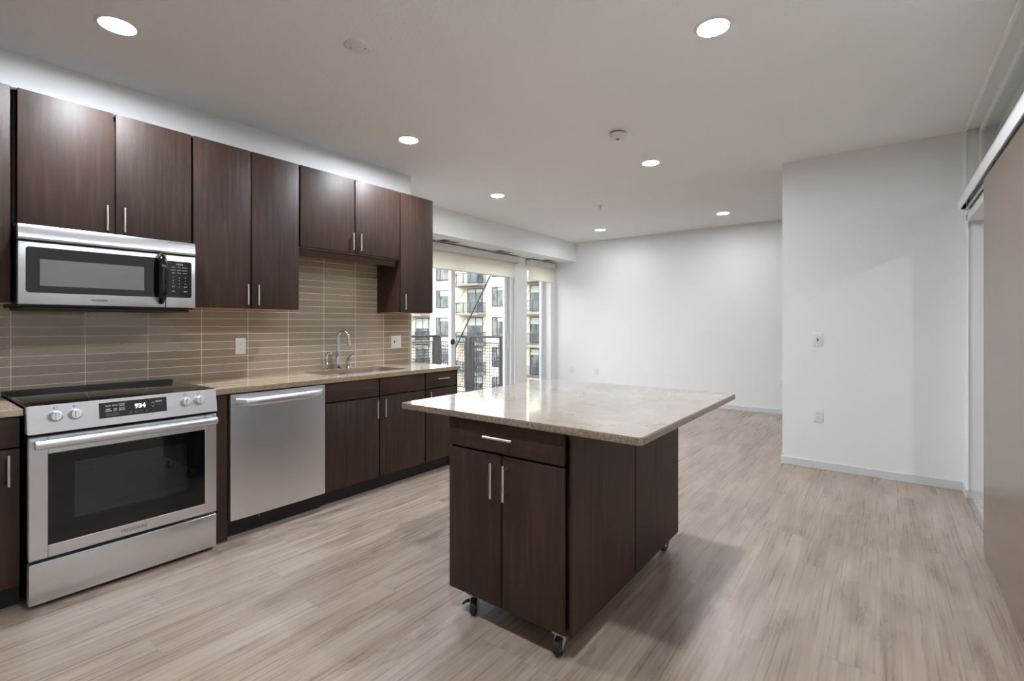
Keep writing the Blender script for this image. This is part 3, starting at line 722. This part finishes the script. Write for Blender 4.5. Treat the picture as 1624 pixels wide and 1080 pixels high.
# ------------------------------------------------------------------ kitchen island on casters
t = thing('kitchen_island', (-1.23, 2.17, 0), 'dark wood kitchen island on casters with a large pale stone top', 'kitchen island')
ix0, ix1, iy0_, iy1_, iz0_, iz1_ = -1.538, -.922, 1.582, 2.760, .090, .861
ym = 2.168
f = MB(); f.box(ix0, ix1-.012, iy0_+.03, ym-.004, iz0_, iz1_, .001); f.box(ix0, ix1-.012, iy0_, iy0_+.03, iz0_, iz0_+.014); f.box(ix0, ix1-.012, iy0_, iy0_+.03, iz1_-.02, iz1_); f.box(ix0, ix1-.012, ym+.004, iy1_, iz0_, iz1_, .001); f.box(ix0+.02, ix1-.02, ym-.004, ym+.004, iz0_+.01, iz1_-.01)
obj('body', f, 'espresso_wood', t)
for a, b in ((iy0_+.001, ym-.005), (ym+.006, iy1_-.010)):
    f = MB(); f.box(ix1-.012, ix1, a, b, iz0_+.012, iz1_, .0015); obj('side_panel', f, 'espresso_wood', t)
f = MB(); f.box(ix1-.012, ix1-.003, iy0_, iy1_+.012, iz0_-.002, iz0_+.009, .001); f.box(ix1-.012, ix1-.002, iy1_-.006, iy1_+.014, iz0_, iz1_, .001); obj('edge_moulding', f, 'espresso_wood_across', t)
f = MB(); f.box(ix0-.012, ix0, iy0_+.002, iy1_, iz0_+.012, iz1_, .0015); obj('side_panel', f, 'espresso_wood', t)
yf = 1.560
f = MB(); f.box(ix0+.002, -.946, yf, yf+.020, .735, .858, .0025, 2); dw = obj('drawer', f, 'espresso_wood_across', t)
pull('handle', dw, 0, (-1.238, yf, .802), .150, .032, 1, -1)
for a, b, hx in ((ix0+.002, -1.244, -1.273), (-1.236, -.946, -1.208)):
    f = MB(); f.box(a, b, yf, yf+.020, .103, .726, .0025, 2); dr = obj('door', f, 'espresso_wood', t)
    pull('handle', dr, 2, (hx, yf, .628), .145, .032, 1, -1)
# doors on the back side
for a, b, hx in ((ix0+.002, -1.244, -1.273), (-1.236, -.928, -1.208)):
    f = MB(); f.box(a, b, iy1_+.001, iy1_+.020, .103, .858, .0025, 2); dr = obj('door', f, 'espresso_wood', t)
    pull('handle', dr, 2, (hx, iy1_+.020, .70), .145, .032, 1, 1)
# top slab
f = MB(); tx0, tx1, ty0, ty1 = -1.842, -.632, 1.535, 2.832
f.prism(rrect(tx0, tx1, ty0, ty1, .022), 2, .862, .890, bev=.003)
for q in f.bm.faces: q.material_index = 0 if abs(q.normal.z) > .8 else 1
obj('stone_top', f, ['pale_quartz', 'quartz_edge'], t)
def caster(x, y, rot, brake):
    f = MB(); f.box(-.03, .03, -.035, .035, .088, .0985, .002); f.lathe([(0, .074), (.018, .074), (.021, .080), (.021, .0885), (0, .0885)], (0, 0, 0), 2, 18)
    f.prism([(-.018, .078), (.02, .078), (.032, .045), (.03, .026), (.018, .026)], 0, -.021, -.018); f.prism([(-.018, .078), (.02, .078), (.032, .045), (.03, .026), (.018, .026)], 0, .018, .021)
    f.box(-.021, .021, -.018, .02, .074, .079)
    mt = Matrix.Translation((x, y, 0)) @ Matrix.Rotation(rot, 4, 'Z') @ Matrix.Scale(.9, 4)
    f.bm.transform(mt); c = obj('caster', f, 'brushed_steel', t)
    g = MB(); g.lathe([(.026, -.015), (.036, -.013), (.0375, -.008), (.0375, .008), (.036, .013), (.026, .015), (.026, -.015)], (0, .024, .038), 0, 28)
    g.bm.transform(mt); obj('tyre', g, 'rubber', c)
    g = MB(); g.lathe([(0, -.0165), (.010, -.0165), (.011, -.011), (.0265, -.012), (.0265, .012), (.011, .011), (.010, .0165), (0, .0165)], (0, .024, .038), 0, 24)
    g.bm.transform(mt); obj('hub', g, 'wheel_grey', c)
    if brake:
        g = MB(); g.prism([(.020, .066), (.040, .060), (.058, .046), (.054, .042), (.038, .054), (.020, .060)], 1, .012, .034); g.bm.transform(mt); obj('brake_lever', g, 'rubber', c)
caster(-1.434, 1.618, R(208), True); caster(-.990, 1.618, R(186), False); caster(-1.425, 2.69, R(20), False); caster(-.985, 2.67, R(-15), False)

# ------------------------------------------------------------------ sliding barn door (right edge)
d = tag(link(bpy.data.objects.new('door_2', None)), 'taupe wood sliding barn door at the right edge', None, None, 'structure'); d.location = (.455, 3.1, 0); ORG['door_2'] = Vector(d.location)
f = MB(); f.box(.440, .476, 2.40, 3.705, .012, 2.060, .002); obj('door_leaf', f, 'taupe_veneer', d)
for y in (2.62, 3.52):
    f = MB(); f.box(.452, .460, y-.03, y+.03, 2.055, 2.10, .002); f.lathe([(0, -.006), (.016, -.006), (.016, .006), (0, .006)], (.454, y, 2.110), 0, 16); obj('hanger', f, 'aluminium', d)
t = thing('door_track', (.46, 3.4, 2.08), 'metal sliding-door track behind a white fascia board', 'door track')
f = MB(); f.box(.442, .481, 2.35, 4.742, 2.130, 2.138, .001); f.box(.474, .481, 2.35, 4.742, 2.078, 2.130, .001); f.box(.462, .474, 2.35, 4.742, 2.078, 2.085, .001)
obj('rail', f, 'aluminium', t)
f = MB(); f.box(.430, .438, 2.35, 4.755, 2.078, 2.146, .001); f.box(.438, XR-.009, 2.35, 4.752, 2.140, 2.146, .001); obj('fascia', f, 'trim_paint', t)
f = MB(); f.box(.442, .472, 4.72, 4.738, 2.088, 2.128, .002); obj('end_stop', f, 'black_plastic', t)

# ------------------------------------------------------------------ wall plates (built facing -Y at the origin)
def plate_base(name, loc, label, cat, wide=.073, high=.118, group=None):
    t = thing(name, (0, 0, 0), label, cat, group)
    f = MB(); f.box(-wide/2, wide/2, -.006, 0, -high/2, high/2, .002, 2); obj('cover_plate', f, 'white_plastic', t)
    return t
def duplex(t, dx=0):
    for z in (-.0195, .0195):
        f = MB(); f.prism([(dx+a*.0165, z+b*.0145) for a, b in ((1, .6), (.7, 1), (-.7, 1), (-1, .6), (-1, -.6), (-.7, -1), (.7, -1), (1, -.6))], 1, -.0078, -.0055); r = obj('receptacle', f, 'white_plastic', t)
        f = MB(); f.box(dx-.0072, dx-.0052, -.0083, -.0076, z-.002, z+.006); f.box(dx+.0052, dx+.0072, -.0083, -.0076, z-.001, z+.006); f.lathe([(0, -.0083), (.0024, -.0083), (.0024, -.0076), (0, -.0076)], (dx, 0, z-.007), 1, 10); obj('slots', f, 'slot_dark', r)
    f = MB(); f.lathe([(0, -.0072), (.003, -.0068), (.0032, -.0055)], (dx, 0, 0), 1, 10); obj('screw', f, 'white_plastic', t)
G = 'duplex wall outlets'
o0 = plate_base('wall_outlet', None, 'white outlet low on the partition wall, below the light switch', 'outlet', group=G); duplex(o0)
o0.location = (-.450, YP, .466)
clone(o0, (-4.016, YB, .440), 'white outlet on the far wall, right one of the pair by the window', G)
clone(o0, (-1.12, YB, .447), 'white outlet on the far wall half hidden by the partition corner', G)
clone(o0, (XK+.0045, 1.634, 1.106), 'white outlet on the tiles between range and faucet', G, (0, 0, R(90)))
o1 = plate_base('cable_outlet', None, 'white cable plate on the far wall, nearest the window corner', 'outlet')
f = MB(); f.lathe([(0, -.012), (.004, -.012), (.0045, -.0055)], (0, 0, .012), 1, 12); obj('connector', f, 'white_plastic', o1)
for z in (-.045, .045): f = MB(); f.lathe([(0, -.0075), (.003, -.007), (.003, -.0055)], (0, 0, z), 1, 10); obj('screw', f, 'white_plastic', o1)
o1.location = (-4.513, YB, .442)
s0 = plate_base('light_switch', None, 'white toggle light switch on the partition wall', 'light switch')
f = MB(); f.box(-.005, .005, -.0068, -.0055, -.012, .012); f.prism([(-.0055, -.005), (-.017, .004), (-.016, .009), (-.0055, .006)], 0, -.0035, .0035); obj('toggle', f, 'slot_dark', s0)
for z in (-.03, .03): f = MB(); f.lathe([(0, -.0075), (.003, -.007), (.003, -.0055)], (0, 0, z), 1, 10); obj('screw', f, 'engraved_grey', s0)
s0.location = (-.455, YP, 1.129)
s1 = plate_base('switch_and_outlet', None, 'wide white switch and outlet plate on the tiles by the window end', 'outlet', .118, .118)
duplex(s1, .023); f = MB(); f.box(-.029, -.017, -.0068, -.0055, -.012, .012); f.prism([(-.0055, -.005), (-.015, .004), (-.014, .009), (-.0055, .006)], 0, -.0265, -.0195); obj('toggle', f, 'slot_dark', s1)
s1.location = (XK+.0045, 3.062, 1.097); s1.rotation_euler = (0, 0, R(90))

# ------------------------------------------------------------------ ceiling fittings (built at the origin, hanging below z=0)
GL = 'round recessed ceiling lights'
l0 = thing('recessed_light', (0, 0, 0), 'round recessed ceiling light at the upper left above the range', 'ceiling light', GL)
f = MB(); f.lathe([(.070, -.002), (.074, -.006), (.086, -.004), (.091, 0), (.068, 0)], (0, 0, 0), 2, 40); obj('trim_ring', f, 'white_plastic', l0)
f = MB(); f.lathe([(0, -.0025), (.071, -.0025), (.071, -.0005), (0, -.0005)], (0, 0, 0), 2, 40); obj('diffuser', f, 'lamp_diffuser', l0)
l0.location = (-2.990, .735, ZC)
for x, y, lb in ((-.667, 2.519, 'round recessed ceiling light nearest the camera at the top right, above the island'),
                 (-3.003, 2.590, 'round recessed ceiling light above the sink cabinets'),
                 (-1.679, 4.289, 'round recessed ceiling light just beyond the smoke detector'),
                 (-3.495, 4.325, 'round recessed ceiling light in front of the glass door beam'),
                 (-1.679, 6.814, 'round recessed ceiling light near the far wall, right one of the far pair'),
                 (-3.496, 6.864, 'round recessed ceiling light near the far wall, left one of the far pair'),
                 (-.667, .735, 'round recessed ceiling light behind the camera'),
                 (2.3, 3.2, 'unseen ceiling light added to brighten the room beyond the sliding door')):  # last one is an unseen lamp, added to light the adjoining room
    c = clone(l0, (x, y, ZC), lb, GL)
    if y > 4:      # living-room circuit
        for ch in c.children:
            if ch.name.startswith('diffuser'):
                ch.data = ch.data.copy(); ch.data.materials[0] = M['lamp_diffuser_dimmed']
t = thing('smoke_detector', (-1.612, 3.45, ZC), 'white smoke detector with vented body on the ceiling', 'smoke detector')
c = (-1.612, 3.45, ZC)
f = MB(); f.lathe([(0, -.010), (.070, -.010), (.074, -.006), (.074, 0), (0, 0)], c, 2, 36); obj('mounting_base', f, 'white_plastic', t)
f = MB(); f.lathe([(.055, -.010), (.055, -.020), (0, -.020)], c, 2, 36); obj('vent_gap', f, 'slot_dark', t)
f = MB(); f.lathe([(.060, -.018), (.062, -.026), (.054, -.044), (.040, -.052), (.018, -.054), (0, -.054)], c, 2, 36); f.lathe([(.060, -.018), (0, -.018)], c, 2, 36); obj('cap', f, 'white_plastic', t)
f = MB(); f.lathe([(.014, -.055), (.016, -.057), (0, -.058)], c, 2, 16); obj('button', f, 'printed_grey', t)
t = thing('ceiling_cover_plate', (-2.205, 1.557, ZC), 'round white blank cover plate with two screws on the ceiling', 'cover plate')
c = (-2.205, 1.557, ZC)
f = MB(); f.lathe([(0, -.012), (.055, -.011), (.067, -.006), (.070, 0), (0, 0)], c, 2, 36); obj('plate', f, 'white_plastic', t)
for k in (-1, 1):
    f = MB(); f.lathe([(0, -.0135), (.004, -.0132), (.004, -.010)], (c[0]-.028*k, c[1]-.025*k, ZC), 2, 12); obj('screw', f, 'engraved_grey', t)
t = thing('sprinkler_head', (-2.781, 5.461, ZC), 'small fire sprinkler head hanging from the ceiling', 'sprinkler')
c = (-2.781, 5.461, ZC)
f = MB(); f.lathe([(0, -.006), (.036, -.006), (.040, 0), (0, 0)], c, 2, 24); obj('escutcheon', f, 'white_plastic', t)
f = MB(); f.tube([(c[0], c[1], ZC-.005), (c[0], c[1], ZC-.03)], .009, 12); f.tube([(c[0]-.014, c[1], ZC-.028), (c[0]-.014, c[1], ZC-.05), (c[0], c[1], ZC-.058)], .003, 8); f.tube([(c[0]+.014, c[1], ZC-.028), (c[0]+.014, c[1], ZC-.05), (c[0], c[1], ZC-.058)], .003, 8)
f.box(c[0]-.016, c[0]+.016, c[1]-.004, c[1]+.004, ZC-.031, ZC-.026); obj('frame', f, 'aluminium', t)
f = MB(); f.lathe([(0, -.058), (.018, -.058), (.018, -.061), (0, -.061)], c, 2, 18); obj('deflector', f, 'aluminium', t)
# vents under the beam
GV = 'air vents under the beam'
v0 = thing('air_vent', (0, 0, 0), 'white air vent under the beam nearest the kitchen', 'air vent', GV)
f = MB()
f.box(-.085, .085, -.17, -.158, -.006, 0, .001); f.box(-.085, .085, .158, .17, -.006, 0, .001); f.box(-.085, -.073, -.158, .158, -.006, 0, .001); f.box(.073, .085, -.158, .158, -.006, 0, .001); f.box(-.073, .073, -.004, .004, -.005, 0, .001)
obj('frame', f, 'white_plastic', v0)
f = MB(); f.box(-.073, .073, -.158, .158, -.0015, -.0005); obj('vent_shade_sheet', f, 'slot_dark', v0)  # dark sheet, its colour stands in for the shade inside the vent
for k in range(7):
    f = MB(); x = -.062+k*.0205; f.prism([(x-.009, -.0025), (x+.009, -.0060), (x+.009, -.0050), (x-.009, -.0016)], 1, .006, .156); obj('slat', f, 'white_plastic', v0)
v0.location = (-4.70, 4.76, 2.395)
clone(v0, (-4.70, 5.96, 2.395), 'white air vent under the beam before the pier', GV); clone(v0, (-4.70, 7.28, 2.395), 'white air vent under the beam above the narrow window', GV)

# ------------------------------------------------------------------ balcony outside the glass door
f = MB(); f.box(-6.80, -5.13, 2.2, 6.56, -.16, -.03, .004)
tag(obj('balcony_deck', f, 'deck_metal'), 'dark balcony deck outside the glass door', 'balcony')
t = thing('balcony_railing', (-6.73, 6.5, -.03), 'dark metal balcony railing with wire mesh panels', 'railing')
XRL, YRL = -6.73, 6.50
f = MB(); f.box(XRL-.03, XRL+.03, 2.3, YRL+.03, 1.025, 1.065, .004); obj('top_rail', f, 'rail_metal', t)
f = MB(); f.box(XRL-.03, -5.13, YRL-.03, YRL+.03, 1.025, 1.065, .004); obj('top_rail', f, 'rail_metal', t)
for (x, y) in ((XRL, YRL), (XRL, 4.4), (XRL, 2.4), (-5.90, YRL), (-5.15, YRL)):
    f = MB(); wd = .032 if x != -5.15 else .018
    f.box(x-wd, x+wd, y-wd, y+wd, -.03, 1.03, .003); obj('post', f, 'rail_metal', t)
def mesh_panel(p0, p1):
    p0, p1 = Vector(p0), Vector(p1); L = (p1-p0).length; u = (p1-p0)/L; z0, z1 = .12, .95
    f = MB()
    def bar(a, b, za, zb, w): 
        A, B = p0+u*a, p0+u*b
        f.box(min(A.x, B.x)-w*abs(u.y)-(0), max(A.x, B.x)+w*abs(u.y), min(A.y, B.y)-w*abs(u.x), max(A.y, B.y)+w*abs(u.x), za, zb)
    bar(0, L, z1-.02, z1, .012); bar(0, L, z0, z0+.022, .012); bar(0, .03, z0-.1, z1+.08, .014); bar(L-.03, L, z0-.1, z1+.08, .014)
    fr = obj('panel_frame', f, 'rail_metal', t)
    f = MB(); k = .05; n = int(L/k); m_ = int((z1-z0)/k)
    for i in range(1, n): q = p0+u*(i*L/n); f.tube([(q.x, q.y, z0+.02), (q.x, q.y, z1-.015)], .0055, 5, cap=False)
    for i in range(1, m_): z = z0+i*(z1-z0)/m_; f.tube([(p0.x, p0.y, z), (p1.x, p1.y, z)], .0055, 5, cap=False)
    obj('wire_mesh', f, 'rail_metal', fr)
mesh_panel((XRL, YRL-.07, 0), (XRL, 4.46, 0)); mesh_panel((XRL, 4.34, 0), (XRL, 2.46, 0)); mesh_panel((XRL+.07, YRL, 0), (-5.97, YRL, 0)); mesh_panel((-5.83, YRL, 0), (-5.18, YRL, 0))
f = MB(); f.tube([(-5.13, 6.45, 2.476), (-6.66, 6.45, .125)], .013, 10); f.lathe([(0, 0), (.035, 0), (.03, .02), (0, .02)], (-5.14, 6.45, 2.476), 0, 14)
tag(obj('tie_rod', f, 'black_plastic'), 'dark diagonal tie rod running down to the balcony corner', 'rod')

# ------------------------------------------------------------------ apartment building across the courtyard
YFc = 38.0
b = thing('apartment_building', (-33, YFc, -13), 'white apartment building with balconies seen through the glass door', 'building')
f = MB(); f.box(-62, -28.95, YFc, YFc+8, -13, 9.4); f.box(-28.95, -6, YFc+.0, YFc+8, -13, 9.4); obj('wall', f, 'facade_white', b)
# cream bays behind the balcony stacks
BAY = ((-43.1, -40.2), (-36.6, -32.1), (-27.2, -22.4))
f = MB()
for a, c in BAY: f.box(a, c, YFc-.05, YFc, -13, 9.0)
obj('cream_bay', f, 'facade_cream', b)
def far_window(x0, x1, z0, z1, mull):
    f = MB(); y = YFc-.06
    f.box(x0, x0+.1, y-.06, y, z0, z1); f.box(x1-.1, x1, y-.06, y, z0, z1); f.box(x0, x1, y-.06, y, z1-.1, z1); f.box(x0, x1, y-.06, y, z0, z0+.1); f.box(x0+(x1-x0)*mull-.05, x0+(x1-x0)*mull+.05, y-.06, y, z0, z1)
    w_ = obj('window', f, 'window_metal', b)
    f = MB(); f.box(x0+.08, x1-.08, y-.03, y-.01, z0+.08, z1-.08); obj('pane', f, 'far_pane', w_)
    bz = z1-.1-(z1-z0)*random.uniform(.1, .45)
    f = MB(); f.box(x0+(x1-x0)*(mull if mull < .5 else .02)+.06, x1-.1, y-.045, y-.032, bz, z1-.1); obj('blind', f, 'curtain_pale', w_)
ROWS = [8.0, 5.0, 2.0, -1.0, -4.0, -7.0]
for z in ROWS:
    far_window(-39.35, -37.15, z-1.95, z, .28); far_window(-31.35, -29.3, z-1.95, z, .33); far_window(-48.5, -46.3, z-1.95, z, .3)
    far_window(-42.7, -40.5, z-2.5, z, .55); far_window(-34.7, -32.55, z-2.5, z, .55); far_window(-26.7, -24.5, z-2.5, z, .5); far_window(-20.5, -18.3, z-1.95, z, .3)
def far_balcony(x0, x1, z):
    f = MB(); f.box(x0, x1, YFc-1.5, YFc-.06, z-.22, z, .01); s = obj('balcony', f, 'balcony_slab', b)
    f = MB()
    for (a, c, d_, e) in ((x0, x1, YFc-1.5, YFc-1.44), (x0, x0+.06, YFc-1.5, YFc-.1), (x1-.06, x1, YFc-1.5, YFc-.1)): f.box(a, c, d_, e, z+1.03, z+1.1); f.box(a, c, d_, e, z+.08, z+.13)
    for k in range(5): x = x0+.03+(x1-x0-.06)*k/4; f.box(x-.03, x+.03, YFc-1.5, YFc-1.44, z, z+1.1)
    r = obj('railing', f, 'window_metal', s)
    f = MB(); f.box(x0+.06, x1-.06, YFc-1.48, YFc-1.46, z+.13, z+1.03); f.box(x1-.04, x1-.02, YFc-1.44, YFc-.1, z+.13, z+1.03); obj('railing_glass', f, 'balcony_glass', r)
    f = MB(); f.tube([(x0+.1, YFc-1.4, z), (x0+.9, YFc-.06, z+2.6)], .025, 6); f.tube([(x1-.1, YFc-1.4, z), (x1-.1, YFc-.06, z+2.6)], .025, 6); obj('tie_rods', f, 'window_metal', s)
for z in ROWS:
    for a, c in ((-43.9, -40.3), (-35.9, -32.1), (-27.3, -23.6)): far_balcony(a, c, z-2.62)
f = MB(); f.box(-80, 30, 9.5, 70, -13.3, -13); struct('ground', f, 'street')

# ------------------------------------------------------------------ wrap up
for o in list(S.objects):
    if o.type == 'MESH' and o.name.split('.')[0] in ('t', 'c', 'tmp'): bpy.data.objects.remove(o)
